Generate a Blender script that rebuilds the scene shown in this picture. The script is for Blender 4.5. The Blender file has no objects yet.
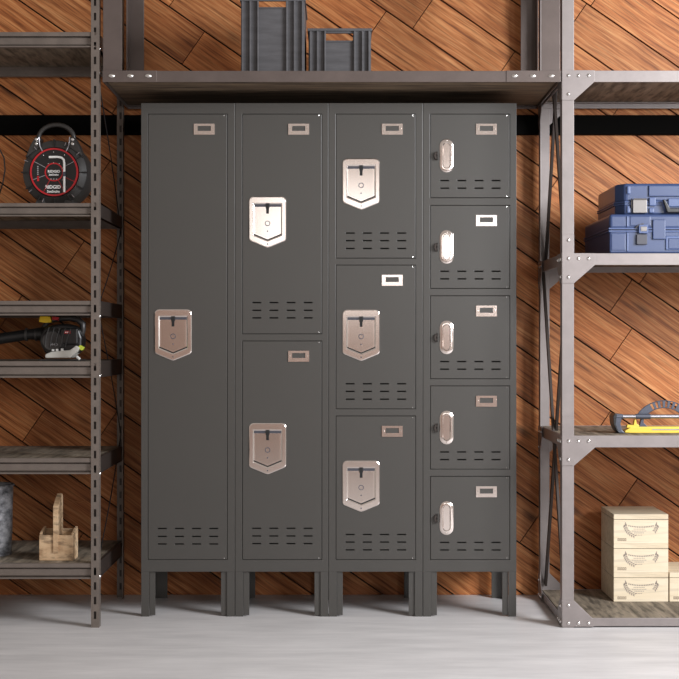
import bpy, bmesh, math, random
from mathutils import Vector, Matrix
random.seed(7)
C = bpy.context.scene.collection
PI = math.pi
FPX = 1458.0            # focal length in pixels of the 679 px frame
CAMY = -5.2
CAMZ = 0.9885

# ------------------------------------------------------------------ camera
cd = bpy.data.cameras.new('camera'); cam = bpy.data.objects.new('camera', cd); C.objects.link(cam)
cam.location = (0, CAMY, CAMZ); cam.rotation_euler = (PI/2, 0, 0)
cd.sensor_width = 36; cd.lens = 36*FPX/679; cd.clip_end = 60
bpy.context.scene.camera = cam

# ------------------------------------------------------------------ world, lights, exposure
W = bpy.data.worlds.new('world'); bpy.context.scene.world = W; W.use_nodes = True
W.node_tree.nodes['Background'].inputs[0].default_value = (1.0, 0.90, 0.82, 1)
W.node_tree.nodes['Background'].inputs[1].default_value = 0.41
def area(name, loc, target, sx, sy, power, col):
    l = bpy.data.lights.new(name, 'AREA'); l.shape = 'RECTANGLE'; l.size = sx; l.size_y = sy
    l.energy = power; l.color = col
    o = bpy.data.objects.new(name, l); C.objects.link(o); o.location = loc
    o.rotation_euler = (Vector(target)-Vector(loc)).to_track_quat('-Z', 'Y').to_euler()
    return o
area('daylight_side_window', (2.9, -2.5, 2.1), (0.4, 0.2, 0.7), 1.25, 1.25, 190, (0.95, 0.97, 1.0))
area('daylight_rear_window', (0.35, -7.38, 1.86), (0.35, 0, 1.86), 2.3, 0.85, 14, (1.0, 0.98, 0.96))
area('added_sheen_light', (2.6, -7.38, 1.75), (1.6, 0, 1.5), 1.4, 1.1, 66, (0.97, 0.98, 1.0))  # unseen light added for sheen on the right locker and some fill
vs = bpy.context.scene.view_settings
vs.view_transform = 'Standard'; vs.look = 'None'; vs.gamma = 1; vs.exposure = 0.0; vs.use_curve_mapping = False

# ------------------------------------------------------------------ helpers
def S(y): return (y-CAMY)/FPX                       # metres per pixel at depth y
def X(px, y=0.0): return (px-339.5)*S(y)
def Z(py, y=0.0): return CAMZ+(339.5-py)*S(y)
def lin(c): return tuple(((v/255)/12.92 if v/255 <= .04045 else ((v/255+.055)/1.055)**2.4) for v in c)

ORG = {}
def org(p):
    while p is not None and p.parent is not None: p = p.parent
    return ORG.get(p.name, Vector((0,0,0))) if p is not None else Vector((0,0,0))

class MB:
    def __init__(s): s.bm = bmesh.new(); s.mi = 0
    def face(s, vs):
        try:
            f = s.bm.faces.new(vs); f.material_index = s.mi; return f
        except ValueError: return None
    def poly(s, pts): return s.face([s.bm.verts.new(p) for p in pts])
    def box(s, x0, x1, y0, y1, z0, z1):
        v = [s.bm.verts.new((x, y, z)) for z in (z0, z1) for y in (y0, y1) for x in (x0, x1)]
        for q in ((0,2,3,1),(4,5,7,6),(0,1,5,4),(2,6,7,3),(0,4,6,2),(1,3,7,5)): s.face([v[i] for i in q])
        return s
    def prism(s, pts, a0, a1, ax='y'):
        """2-D polygon extruded along one axis. pts are the two other coordinates in xyz order"""
        def mk(p, a):
            return {'y': (p[0], a, p[1]), 'x': (a, p[0], p[1]), 'z': (p[0], p[1], a)}[ax]
        A = [s.bm.verts.new(mk(p, a0)) for p in pts]; B = [s.bm.verts.new(mk(p, a1)) for p in pts]
        n = len(pts); s.face(A[::-1]); s.face(B)
        for i in range(n): s.face([A[i], A[(i+1)%n], B[(i+1)%n], B[i]])
        return s
    def ring(s, outer, inner, a0, a1, ax='y'):
        def mk(p, a):
            return {'y': (p[0], a, p[1]), 'x': (a, p[0], p[1]), 'z': (p[0], p[1], a)}[ax]
        n = len(outer)
        L = [[s.bm.verts.new(mk(p, a)) for p in P] for P, a in ((outer,a0),(outer,a1),(inner,a1),(inner,a0))]
        for k in range(4):
            P, Q = L[k], L[(k+1)%4]
            for i in range(n): s.face([P[i], P[(i+1)%n], Q[(i+1)%n], Q[i]])
        return s
    def tube(s, pts, r, seg=10, closed=False):
        pts = [Vector(p) for p in pts]; n = len(pts); rings = []
        rr = r if isinstance(r, (list, tuple)) else [r]*n
        up = None
        for i, p in enumerate(pts):
            if closed: t = pts[(i+1)%n]-pts[i-1]
            else: t = pts[min(i+1, n-1)]-pts[max(i-1, 0)]
            t.normalize()
            if up is None: up = Vector((0,0,1)) if abs(t.z) < .9 else Vector((1,0,0))
            a = t.cross(up)
            if a.length < 1e-4: a = t.cross(Vector((0,1,0)))
            a.normalize(); b = a.cross(t).normalized(); up = b
            rings.append([s.bm.verts.new(p+(a*math.cos(2*PI*k/seg)+b*math.sin(2*PI*k/seg))*rr[i]) for k in range(seg)])
        m = n if closed else n-1
        for i in range(m):
            A, B = rings[i], rings[(i+1)%n]
            for k in range(seg): s.face([A[k], A[(k+1)%seg], B[(k+1)%seg], B[k]])
        if not closed: s.face(rings[0][::-1]); s.face(rings[-1])
        return s
    def lathe(s, prof, c, axis='z', seg=48, cap=True):
        """prof: (radius, height) list, spun round an axis through c"""
        rings = []
        for r, h in prof:
            R = []
            for k in range(seg):
                a = 2*PI*k/seg; u, v = r*math.cos(a), r*math.sin(a)
                p = {'z': (u, v, h), 'y': (u, h, v), 'x': (h, u, v)}[axis]
                R.append(s.bm.verts.new(Vector(c)+Vector(p)))
            rings.append(R)
        for i in range(len(rings)-1):
            for k in range(seg): s.face([rings[i][k], rings[i][(k+1)%seg], rings[i+1][(k+1)%seg], rings[i+1][k]])
        if cap: s.face(rings[0][::-1]); s.face(rings[-1])
        return s
    def panel(s, x0, x1, z0, z1, y0, y1, holes):
        """plate in the xz plane from y0 (front) to y1 with rectangular holes"""
        xs = sorted(set([round(v, 6) for v in [x0, x1]+[h[0] for h in holes]+[h[1] for h in holes]]))
        zs = sorted(set([round(v, 6) for v in [z0, z1]+[h[2] for h in holes]+[h[3] for h in holes]]))
        cache = {}
        def V(i, j, k):
            if (i,j,k) not in cache: cache[(i,j,k)] = s.bm.verts.new((xs[i], (y0, y1)[k], zs[j]))
            return cache[(i,j,k)]
        nx, nz = len(xs)-1, len(zs)-1
        def solid(i, j):
            if i < 0 or j < 0 or i >= nx or j >= nz: return False
            cx, cz = (xs[i]+xs[i+1])/2, (zs[j]+zs[j+1])/2
            return not any(h[0] < cx < h[1] and h[2] < cz < h[3] for h in holes)
        for i in range(nx):
            for j in range(nz):
                if not solid(i, j): continue
                s.face([V(i,j,0), V(i+1,j,0), V(i+1,j+1,0), V(i,j+1,0)])
                s.face([V(i,j,1), V(i,j+1,1), V(i+1,j+1,1), V(i+1,j,1)])
                if not solid(i-1, j): s.face([V(i,j,0), V(i,j+1,0), V(i,j+1,1), V(i,j,1)])
                if not solid(i+1, j): s.face([V(i+1,j,0), V(i+1,j,1), V(i+1,j+1,1), V(i+1,j+1,0)])
                if not solid(i, j-1): s.face([V(i,j,0), V(i,j,1), V(i+1,j,1), V(i+1,j,0)])
                if not solid(i, j+1): s.face([V(i,j+1,0), V(i+1,j+1,0), V(i+1,j+1,1), V(i,j+1,1)])
        return s
    def build(s, name, mats, parent=None, smooth=False, bevel=0, fix=True, seg=2):
        if fix: bmesh.ops.recalc_face_normals(s.bm, faces=s.bm.faces)
        o = org(parent)
        if o.length: bmesh.ops.translate(s.bm, verts=s.bm.verts, vec=-o)
        me = bpy.data.meshes.new(name); s.bm.to_mesh(me); s.bm.free()
        for m in (mats if isinstance(mats, (list, tuple)) else [mats]): me.materials.append(m)
        ob = bpy.data.objects.new(name, me); C.objects.link(ob)
        if parent: ob.parent = parent
        if smooth:
            for p in me.polygons: p.use_smooth = True
            try: me.set_sharp_from_angle(angle=math.radians(38))
            except Exception: pass
        if bevel:
            b = ob.modifiers.new('bevel', 'BEVEL'); b.width = bevel; b.segments = seg; b.limit_method = 'ANGLE'
            b.angle_limit = math.radians(40); b.harden_normals = False
        return ob
def empty(name, loc, label, cat, group=None):
    o = bpy.data.objects.new(name, None); C.objects.link(o); o.location = loc; o.empty_display_size = .05
    ORG[o.name] = Vector(loc); tag(o, label, cat, group); return o
def tag(o, label, cat, group=None):
    o['label'] = label; o['category'] = cat
    if group: o['group'] = group
    return o
def struct(o): o['kind'] = 'structure'; return o
def inst(name, mesh, loc, parent, rot=(0,0,0)):
    o = bpy.data.objects.new(name, mesh); C.objects.link(o); o.parent = parent
    o.location = Vector(loc)-org(parent); o.rotation_euler = rot; return o
def text(name, s, cap, loc, mat, parent, sx=1.0, depth=.0006, rot=0, bold=0):
    cu = bpy.data.curves.new('lettering', 'FONT'); cu.body = s; cu.size = cap/0.70; cu.align_x = 'CENTER'; cu.align_y = 'CENTER'
    cu.extrude = depth; cu.offset = bold*cap; cu.resolution_u = 3
    t = bpy.data.objects.new('lettering', cu); C.objects.link(t)
    dg = bpy.context.evaluated_depsgraph_get(); me = bpy.data.meshes.new_from_object(t.evaluated_get(dg))
    bpy.data.objects.remove(t)
    me.transform(Matrix.Translation(Vector(loc)-org(parent)) @ Matrix.Rotation(PI/2, 4, 'X') @ Matrix.Rotation(rot, 4, 'Z') @ Matrix.Diagonal((sx,1,1,1)))
    me.materials.clear(); me.materials.append(mat)
    o = bpy.data.objects.new(name, me); C.objects.link(o); o.parent = parent; return o

# ------------------------------------------------------------------ materials
def mat(name, col, rough=.5, metal=0, var=0.0, vscale=8, bump=0.0, bscale=40, stretch=(1,1,1), spec=.5, col2=None, aniso=0):
    m = bpy.data.materials.new(name); m.use_nodes = True; nt = m.node_tree; b = nt.nodes['Principled BSDF']
    c = lin(col); b.inputs['Base Color'].default_value = (*c, 1)
    b.inputs['Roughness'].default_value = rough; b.inputs['Metallic'].default_value = metal
    b.inputs['Specular IOR Level'].default_value = spec
    if var or bump:
        tc = nt.nodes.new('ShaderNodeTexCoord'); mp = nt.nodes.new('ShaderNodeMapping'); mp.inputs['Scale'].default_value = stretch
        nt.links.new(tc.outputs['Object'], mp.inputs[0])
    if var:
        n = nt.nodes.new('ShaderNodeTexNoise'); n.inputs['Scale'].default_value = vscale; n.inputs['Detail'].default_value = 6
        n.inputs['Roughness'].default_value = .65
        nt.links.new(mp.outputs[0], n.inputs[0])
        r = nt.nodes.new('ShaderNodeValToRGB'); c2 = lin(col2) if col2 else tuple(v*(1-var) for v in c)
        r.color_ramp.elements[0].position = .35; r.color_ramp.elements[1].position = .65
        r.color_ramp.elements[0].color = (*c2, 1)
        r.color_ramp.elements[1].color = (*(c if col2 else tuple(min(1, v*(1+var*.6)) for v in c)), 1)
        nt.links.new(n.outputs[0], r.inputs[0]); nt.links.new(r.outputs[0], b.inputs['Base Color'])
    if bump:
        n2 = nt.nodes.new('ShaderNodeTexNoise'); n2.inputs['Scale'].default_value = bscale; n2.inputs['Detail'].default_value = 4
        nt.links.new(mp.outputs[0], n2.inputs[0])
        bp = nt.nodes.new('ShaderNodeBump'); bp.inputs['Strength'].default_value = bump; bp.inputs['Distance'].default_value = .002
        nt.links.new(n2.outputs[0], bp.inputs['Height']); nt.links.new(bp.outputs[0], b.inputs['Normal'])
    return m

def wood(name, dark, mid, light, rough=.5, uv=True, stretch=(1.3, 22, 1), knots=True, tone=True, planks=None, bump=.35, streak=.5):
    """grain runs along the first (u) axis"""
    m = bpy.data.materials.new(name); m.use_nodes = True; nt = m.node_tree; N = nt.nodes.new; L = nt.links.new
    b = nt.nodes['Principled BSDF']; b.inputs['Roughness'].default_value = rough
    tc = N('ShaderNodeTexCoord')
    src = tc.outputs['UV'] if uv else tc.outputs['Object']
    wob = N('ShaderNodeTexNoise'); wob.inputs['Scale'].default_value = 2.6; wob.inputs['Detail'].default_value = 2; L(src, wob.inputs[0])
    wm = N('ShaderNodeVectorMath'); wm.operation = 'MULTIPLY_ADD'; wm.inputs[1].default_value = (.0, .05, .05) if not uv else (0, .022, 0)
    L(wob.outputs[1], wm.inputs[0]); L(src, wm.inputs[2])
    mp = N('ShaderNodeMapping'); mp.inputs['Scale'].default_value = stretch; L(wm.outputs[0], mp.inputs[0])
    n1 = N('ShaderNodeTexNoise'); n1.inputs['Scale'].default_value = 2.2; n1.inputs['Detail'].default_value = 8; n1.inputs['Roughness'].default_value = .62
    L(mp.outputs[0], n1.inputs[0])
    r = N('ShaderNodeValToRGB'); e = r.color_ramp.elements
    e[0].position = .30; e[0].color = (*lin(dark), 1); e[1].position = .72; e[1].color = (*lin(light), 1)
    k = e.new(.48); k.color = (*lin(mid), 1)
    L(n1.outputs[0], r.inputs[0]); out = r.outputs[0]
    # fine dark streaks
    mp2 = N('ShaderNodeMapping'); mp2.inputs['Scale'].default_value = (stretch[0]*1.7, stretch[1]*3.6, stretch[2]*3.2 if not uv else 1); L(wm.outputs[0], mp2.inputs[0])
    n2 = N('ShaderNodeTexNoise'); n2.inputs['Scale'].default_value = 2.2; n2.inputs['Detail'].default_value = 5; L(mp2.outputs[0], n2.inputs[0])
    mr = N('ShaderNodeMapRange'); mr.inputs[1].default_value = .36; mr.inputs[2].default_value = .50; mr.inputs[3].default_value = streak; mr.inputs[4].default_value = 1; L(n2.outputs[0], mr.inputs[0])
    mx = N('ShaderNodeVectorMath'); mx.operation = 'SCALE'; L(out, mx.inputs[0]); L(mr.outputs[0], mx.inputs['Scale']); out = mx.outputs[0]
    if knots:
        mk = N('ShaderNodeMapping'); mk.inputs['Scale'].default_value = (2.6, 8, 1); L(wm.outputs[0], mk.inputs[0])
        vo = N('ShaderNodeTexVoronoi'); vo.inputs['Scale'].default_value = 1.0; vo.inputs['Randomness'].default_value = 1; L(mk.outputs[0], vo.inputs[0])
        kr = N('ShaderNodeMapRange'); kr.inputs[1].default_value = .02; kr.inputs[2].default_value = .17; kr.inputs[3].default_value = .28; kr.inputs[4].default_value = 1; L(vo.outputs[0], kr.inputs[0])
        mx2 = N('ShaderNodeVectorMath'); mx2.operation = 'SCALE'; L(out, mx2.inputs[0]); L(kr.outputs[0], mx2.inputs['Scale']); out = mx2.outputs[0]
    if tone:
        at = N('ShaderNodeAttribute'); at.attribute_name = 'tone'
        mx3 = N('ShaderNodeVectorMath'); mx3.operation = 'MULTIPLY'; L(out, mx3.inputs[0]); L(at.outputs['Color'], mx3.inputs[1]); out = mx3.outputs[0]
    L(out, b.inputs['Base Color'])
    bp = N('ShaderNodeBump'); bp.inputs['Strength'].default_value = bump; bp.inputs['Distance'].default_value = .0015
    L(n1.outputs[0], bp.inputs['Height']); L(bp.outputs[0], b.inputs['Normal'])
    return m

M = {}
M['plank'] = wood('stained plank wood', (112,60,29), (180,112,64), (216,156,102), rough=.55, stretch=(1.6,34,1), streak=.52)
M['plank'].node_tree.nodes['Principled BSDF'].inputs['Specular IOR Level'].default_value = .3
M['gap'] = mat('dark wall backing', (18,10,7), .9)
M['board_y'] = wood('weathered shelf wood', (72,64,54), (124,113,98), (164,150,132), rough=.7, uv=False, stretch=(16, 1.2, 16), knots=False, tone=False)
M['board_x'] = wood('dark shelf wood', (70,58,46), (116,98,80), (150,130,106), rough=.7, uv=False, stretch=(1.3, 15, 15), knots=False, tone=False)
M['crate_wood'] = wood('pale pine box wood', (206,188,158), (222,206,178), (230,216,192), rough=.7, uv=False, stretch=(1.5, 14, 14), knots=False, tone=False, bump=.1, streak=.86)
M['tote_wood'] = wood('rough pale wood', (158,124,92), (202,170,134), (220,194,160), rough=.8, uv=False, stretch=(6, 6, 10), knots=False, tone=False)
M['floor'] = mat('polished concrete', (216,213,213), .45, var=.13, vscale=5, bump=.08, bscale=14, stretch=(.5,2.4,1))
M['locker'] = mat('dark grey locker paint', (68,66,63), .36, var=.03, vscale=3)
M['inside'] = mat('dark locker interior', (22,22,22), .8)
M['steel'] = mat('painted grey rack steel', (138,130,128), .42, metal=.35, var=.08, vscale=14, bump=.05, bscale=120)
M['steel_l'] = mat('taupe rack steel', (114,104,97), .5, metal=.3, var=.14, vscale=20, bump=.08, bscale=120)
M['steel_h'] = mat('brown grey beam steel', (98,87,83), .36, metal=.35, var=.10, vscale=12, bump=.05, bscale=120)
M['darksteel'] = mat('dark brace steel', (58,50,46), .5, metal=.3)
M['bolt'] = mat('bright zinc bolt', (225,222,220), .22, metal=1)
M['handle'] = mat('brushed steel pull', (232,222,216), .15, metal=.95)
M['handle_in'] = mat('smooth steel flap', (222,212,206), .15, metal=.97)
M['black'] = mat('black', (10,10,10), .6)
M['rail'] = mat('black wall rail', (5,4,3), .9, spec=.1)
M['plasterwall'] = mat('warm plaster', (232,204,190), .9, var=.06, vscale=1.5)
M['bplastic'] = mat('black plastic', (24,24,25), .35)
M['gplastic'] = mat('charcoal plastic', (50,48,47), .34, bump=.05, bscale=200)
M['crate'] = mat('slate grey crate plastic', (80,79,82), .6, var=.22, vscale=14, stretch=(.5,1,3), bump=.15, bscale=60)
M['red'] = mat('red plastic', (178,28,36), .4)
M['white'] = mat('white plastic', (236,236,234), .4)
M['greyprint'] = mat('grey print', (150,148,150), .5)
M['yellow'] = mat('yellow plastic', (236,196,30), .45)
M['yellowm'] = mat('yellow bar', (228,198,76), .35)
M['lime'] = mat('lime cap', (196,208,70), .4)
M['tank'] = mat('translucent white tank', (214,212,206), .35)
M['alu'] = mat('aluminium tube', (170,168,174), .3, metal=.85)
M['slate'] = mat('slate grey cast metal', (76,80,92), .42, metal=.3)
M['blue'] = mat('blue case plastic', (54,69,106), .32, bump=.03, bscale=200)
M['blue2'] = mat('light blue moulded plastic', (72,88,128), .34)
M['latch'] = mat('brushed latch metal', (120,116,114), .4, metal=.6)
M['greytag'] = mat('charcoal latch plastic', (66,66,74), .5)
M['galv'] = mat('galvanised tin', (70,71,76), .5, metal=.35, var=.5, vscale=24, bump=.3, bscale=30, stretch=(1,1,1.8), col2=(176,176,180))
M['print'] = mat('faded print on wood', (150,138,128), .8)
M['print2'] = mat('darker print on wood', (140,124,106), .8)
M['twine'] = mat('pale twine', (190,130,80), .8)

# ------------------------------------------------------------------ setting
YW = .444
b = MB(); b.box(-3.6, 3.6, -8, YW+.1, -.08, 0); o = struct(b.build('floor', M['floor']))
def clip(poly, f):
    out = []
    for i in range(len(poly)):
        a, c = poly[i], poly[(i+1) % len(poly)]; fa, fc = f(a), f(c)
        if fa >= 0: out.append(a)
        if (fa >= 0) != (fc >= 0):
            t = fa/(fa-fc); out.append((a[0]+(c[0]-a[0])*t, a[1]+(c[1]-a[1])*t))
    return out
def plank_wall():
    th = math.atan(.694); ct, st = math.cos(th), math.sin(th)
    sw = S(YW)
    known = {-7:[(646,68)], -6:[(516,50),(413,28)], -5:[(386.5,11)], -4:[(558.6,177.6),(640.6,281.8)], -3:[(171,4),(611,310)],
             -2:[(183,63),(632.4,327.6)], 0:[(113,112),(612,409)], 1:[(637.8,478),(20,30)], 4:[(62.6,272.7)]}
    bm = bmesh.new(); uvl = bm.loops.layers.uv.new('UVMap'); cl = bm.loops.layers.float_color.new('tone')
    x0, x1, zt = -3.6, 3.6, 2.75
    rnd = random.Random(11)
    for k in range(-26, 36):
        n0 = (-13+48.8*k)*ct; n1 = (-13+48.8*(k+1))*ct        # row bounds across the grain
        js = sorted(px*ct+py*st for px, py in known.get(k, []))
        pos = []
        if js:
            pos = js[:]; t = js[-1]
            while t < 1900: t += rnd.uniform(270, 460); pos.append(t)
            t = js[0]
            while t > -1400: t -= rnd.uniform(270, 460); pos.append(t)
        else:
            t = -1400+rnd.uniform(0, 300)
            while t < 1900: pos.append(t); t += rnd.uniform(260, 480)
        pos.sort()
        for a, c in zip(pos, pos[1:]):
            g, ge = .75, .42
            q = [(a+ge, n0+g), (c-ge, n0+g), (c-ge, n1-g), (a+ge, n1-g)]
            # to world x,z
            P = [((t*ct-n*st-339.5)*sw, CAMZ+(339.5-(t*st+n*ct))*sw) for t, n in q]
            for f in (lambda p: p[0]-x0, lambda p: x1-p[0], lambda p: p[1]-.001, lambda p: zt-p[1]):
                if len(P) > 2: P = clip(P, f)
            if len(P) < 3: continue
            tn = rnd.uniform(.74, 1.14); warm = rnd.uniform(.93, 1.03); ou, ov = rnd.uniform(0, 60), rnd.uniform(0, 60)
            dy = rnd.uniform(-.0008, .0008)
            A = [bm.verts.new((p[0], YW-.004+dy, p[1])) for p in P]
            cx = sum(p[0] for p in P)/len(P); cz = sum(p[1] for p in P)/len(P)
            B = [bm.verts.new((p[0], YW+.01, p[1])) for p in P]
            fs = [bm.faces.new(A)]
            for i in range(len(P)):
                fs.append(bm.faces.new([A[i], B[i], B[(i+1)%len(P)], A[(i+1)%len(P)]]))
            for f in fs:
                for l in f.loops:
                    co = l.vert.co; X_, Y_ = co.x, -co.z
                    l[uvl].uv = (X_*ct+Y_*st+ou, -X_*st+Y_*ct+ov+co.y)
                    l[cl] = (tn, tn*warm, tn*warm*warm, 1)
    bmesh.ops.recalc_face_normals(bm, faces=bm.faces)
    def quad(pts):
        f = bm.faces.new([bm.verts.new(p) for p in pts]); f.material_index = 1
    quad([(x0, YW+.008, 0), (x1, YW+.008, 0), (x1, YW+.008, zt), (x0, YW+.008, zt)])
    quad([(x0, YW+.1, 0), (x0, YW+.1, zt), (x1, YW+.1, zt), (x1, YW+.1, 0)])
    me = bpy.data.meshes.new('wall_back'); bm.to_mesh(me); bm.free(); me.materials.append(M['plank']); me.materials.append(M['gap'])
    o = bpy.data.objects.new('wall_back', me); C.objects.link(o); struct(o)
    bv = o.modifiers.new('bevel', 'BEVEL'); bv.width = .003; bv.segments = 1; bv.limit_method = 'ANGLE'
    return o
plank_wall()
b = MB(); b.box(-3.6, 3.6, YW-.034, YW-.006, Z(134.6, YW-.03), Z(115, YW-.03)); struct(b.build('trim_1', M['rail'], bevel=.003))
b = MB(); b.panel(-3.6, 3.6, 0, 2.75, -7.6, -7.45, [(-.85, 1.55, 1.4, 2.33), (1.9, 3.3, 1.2, 2.3)]); struct(b.build('wall_front', M['plasterwall']))
b = MB(); b.panel(-.90, 1.60, 1.36, 2.37, -7.46, -7.40, [(-.80, 1.5, 1.44, 2.29)]); struct(b.build('window_1', M['white']))
b = MB(); b.panel(1.84, 3.36, 1.14, 2.36, -7.46, -7.40, [(1.94, 3.26, 1.24, 2.26)]); struct(b.build('added_window', M['white']))  # unseen window frame, added to go with the extra sheen light

# ------------------------------------------------------------------ shared small meshes
def mesh_only(fn, name, m, smooth=True):
    b = MB(); fn(b); bmesh.ops.recalc_face_normals(b.bm, faces=b.bm.faces)
    me = bpy.data.meshes.new(name); b.bm.to_mesh(me); b.bm.free(); me.materials.append(m)
    if smooth:
        for p in me.polygons: p.use_smooth = True
        me.set_sharp_from_angle(angle=math.radians(35))
    return me
bolt_me = mesh_only(lambda b: b.lathe([(.0001,-.0050),(.0035,-.0042),(.0062,-.0018),(.0068,.0)], (0,0,0), 'y', 14), 'bolt', M['bolt'])
oval_me = mesh_only(lambda b: b.lathe([(.0001,-.005),(.004,-.0045),(.0072,-.002),(.008,.0)], (0,0,0), 'y', 18), 'oval_bolt', M['bolt'])
for v in oval_me.vertices: v.co.x *= 1.5; v.co.z *= .9
def bolt(x, y, z, parent, side=None):
    return inst('bolt', bolt_me, (x, y, z), parent, (0,0,0) if side is None else (0, 0, side))

# ------------------------------------------------------------------ lockers
s0 = S(0)
def shield(w, h, tip, r, n=5):
    """rounded top, pointed bottom; pixel offsets from the centre of the top edge, y down"""
    pts = []
    for k in range(n+1):
        a = PI-k*PI/2/n; pts.append((-w/2+r+r*math.cos(a), r-r*math.sin(a)))
    for k in range(n+1):
        a = PI/2-k*PI/2/n; pts.append((w/2-r+r*math.cos(a), r-r*math.sin(a)))
    pts += [(w/2, h-1.6), (w/2-.7, h), (w/2-2.2, h+1.1), (2.2, tip-.6), (0, tip), (-2.2, tip-.6), (-w/2+2.2, h+1.1), (-w/2+.7, h), (-w/2, h-1.6)]
    return pts
def mm(pts, sc=s0): return [(x*sc, -y*sc) for x, y in pts]
def chevron(w, top, h, tip): return [(-w/2, top), (w/2, top), (w/2, h), (0, tip), (-w/2, h)]
def make_handle_meshes():
    out = shield(37, 43.5, 51, 4.5); n = len(out)
    # inner opening sampled with the same number of points
    inn = []
    L, R, T, H, Tip = -14.2, 14.2, 6.9, 38.6, 44.3
    for i, (x, y) in enumerate(out):
        if i <= 5: inn.append((L, T) if i > 2 else (L, T+.01*(3-i)))
        elif i <= 11: inn.append((R, T) if i < 9 else (R, T+.01*(i-8)))
        else:
            tbl = {12:(R,H-.8),13:(R,H-.2),14:(R-.5,H+.3),15:(1.2,Tip-.4),16:(0,Tip),17:(-1.2,Tip-.4),18:(L+.5,H+.3),19:(L,H-.2),20:(L,H-.8)}
            if i == 12: inn.append(tbl[12])
            else: inn.append(tbl.get(i, (L, H)))
    def scl(P, k, c=(0, 24)): return [((x-c[0])*k+c[0], (y-c[1])*k+c[1]) for x, y in P]
    b = MB()
    rings = [(out, .0), (out, -.0028), (scl(out, .965), -.0045), (scl(inn, 1.04), -.0045), (inn, -.003), (scl(inn, .93), -.0008)]
    vr = [[b.bm.verts.new((x*s0, d, -y*s0)) for x, y in P] for P, d in rings]
    for A, B in zip(vr, vr[1:]):
        for i in range(n): b.face([A[i], A[(i+1)%n], B[(i+1)%n], B[i]])
    b.face(vr[-1]); b.face(vr[0][::-1])
    me = bpy.data.meshes.new('handle_plate'); bmesh.ops.recalc_face_normals(b.bm, faces=b.bm.faces)
    b.bm.to_mesh(me); b.bm.free(); me.materials.append(M['handle'])
    # flap
    fl = lambda b: (b.prism(mm(chevron(23.6, 10.6, 36.2, 41.2)), -.0034, -.0016))
    f = mesh_only(fl, 'latch_flap', M['handle_in'], False)
    gap = mesh_only(lambda b: b.prism(mm([(-14,36.9),(0,42.7),(14,36.9),(14,38.0),(0,43.9),(-14,38.0)]), -.0028, -.001), 'flap_gap', M['black'], False)
    rv = mesh_only(lambda b: b.lathe([(.0001,-.0012),(.0022,-.0008),(.0026,0)], (0,0,0), 'y', 10), 'rivet', M['slate'], False)
    def dk(b):
        b.prism(mm([(-1.9,7.2),(1.9,7.2),(1.9,11.5),(1.4,12.2),(1.4,17),(-1.4,17),(-1.4,12.2),(-1.9,11.5)]), -.0046, -.001)
    d = mesh_only(dk, 'key_slot', M['black'], False)
    tr = mesh_only(lambda b: b.prism(mm([(-13.4,7.6),(13.4,7.6),(13.4,10.2),(-13.4,10.2)]), -.0022, -.0008), 'recess_shade', M['greytag'], False)  # dark strip stands in for the shade in the shallow top recess
    lr = mesh_only(lambda b: b.ring(mm([(2.7*math.cos(a*PI/10), 26.8+2.7*math.sin(a*PI/10)) for a in range(20)]), mm([(2.0*math.cos(a*PI/10), 26.8+2.0*math.sin(a*PI/10)) for a in range(20)]), -.0041, -.0033), 'lock_ring', M['slate'], False)
    return me, f, d, gap, rv, tr, lr
HM, HF, HD, HG, HR, HT, HL = make_handle_meshes()
def stadium(w, h, n=8):
    r = w/2; return [(r*math.cos(a), r-r*math.sin(a)) for a in [PI-PI*k/n for k in range(n+1)]]+[(r*math.cos(a), h-r-r*math.sin(a)) for a in [-PI*k/n for k in range(n+1)]]
def oval_plate(b):
    so, si = stadium(13.8, 33.6), stadium(8.0, 26.5); si = [(x, y+3.55) for x, y in si]
    n = len(so)
    rg = [(so, 0), (so, -.002), ([(x*.9, (y-16.8)*.95+16.8) for x, y in so], -.0036), (si, -.0036), ([(x*.8, (y-16.8)*.94+16.8) for x, y in si], -.0008)]
    vr = [[b.bm.verts.new((x*s0, d, -y*s0)) for x, y in P] for P, d in rg]
    for A, B in zip(vr, vr[1:]):
        for i in range(n): b.face([A[i], A[(i+1)%n], B[(i+1)%n], B[i]])
    b.face(vr[-1]); b.face(vr[0][::-1])
    for y in (2.0, 31.6): b.lathe([(.0001,-.0052),(.0022,-.0046),(.003,-.0034)], (0,0,-y*s0), 'y', 10)
OV = mesh_only(oval_plate, 'finger_pull', M['handle'])
def hasp(b):
    pts = [(0, -4.4)]+[(-3.4*math.cos(a), -4.4*math.sin(a)) for a in [-PI/2+PI*k/8 for k in range(1, 8)]]+[(0, 4.4)]
    pi = [(x*.45, y*.5) for x, y in pts]
    b.ring(mm(pts), mm(pi), -.012, 0)
HASP = mesh_only(hasp, 'padlock_eye', M['darksteel'], False)
def card(b):
    o_ = [(-10.4,0),(10.4,0),(10.4,10.9),(-10.4,10.9)]; i_ = [(-6.6,2.2),(6.6,2.2),(6.6,7.2),(-6.6,7.2)]
    b.ring(mm(o_), mm(i_), -.0035, 0)
    for x in (-8.6, 8.6): b.lathe([(.0001,-.005),(.0016,-.0045),(.002,-.0035)], (x*s0,0,-4.8*s0), 'y', 8)
CARD = mesh_only(card, 'card_holder', M['handle'], False)
CARDIN = mesh_only(lambda b: b.prism(mm([(-6.7,2.1),(6.7,2.1),(6.7,7.3),(-6.7,7.3)]), -.0014, 0), 'card_slot', M['locker'], False)

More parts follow.
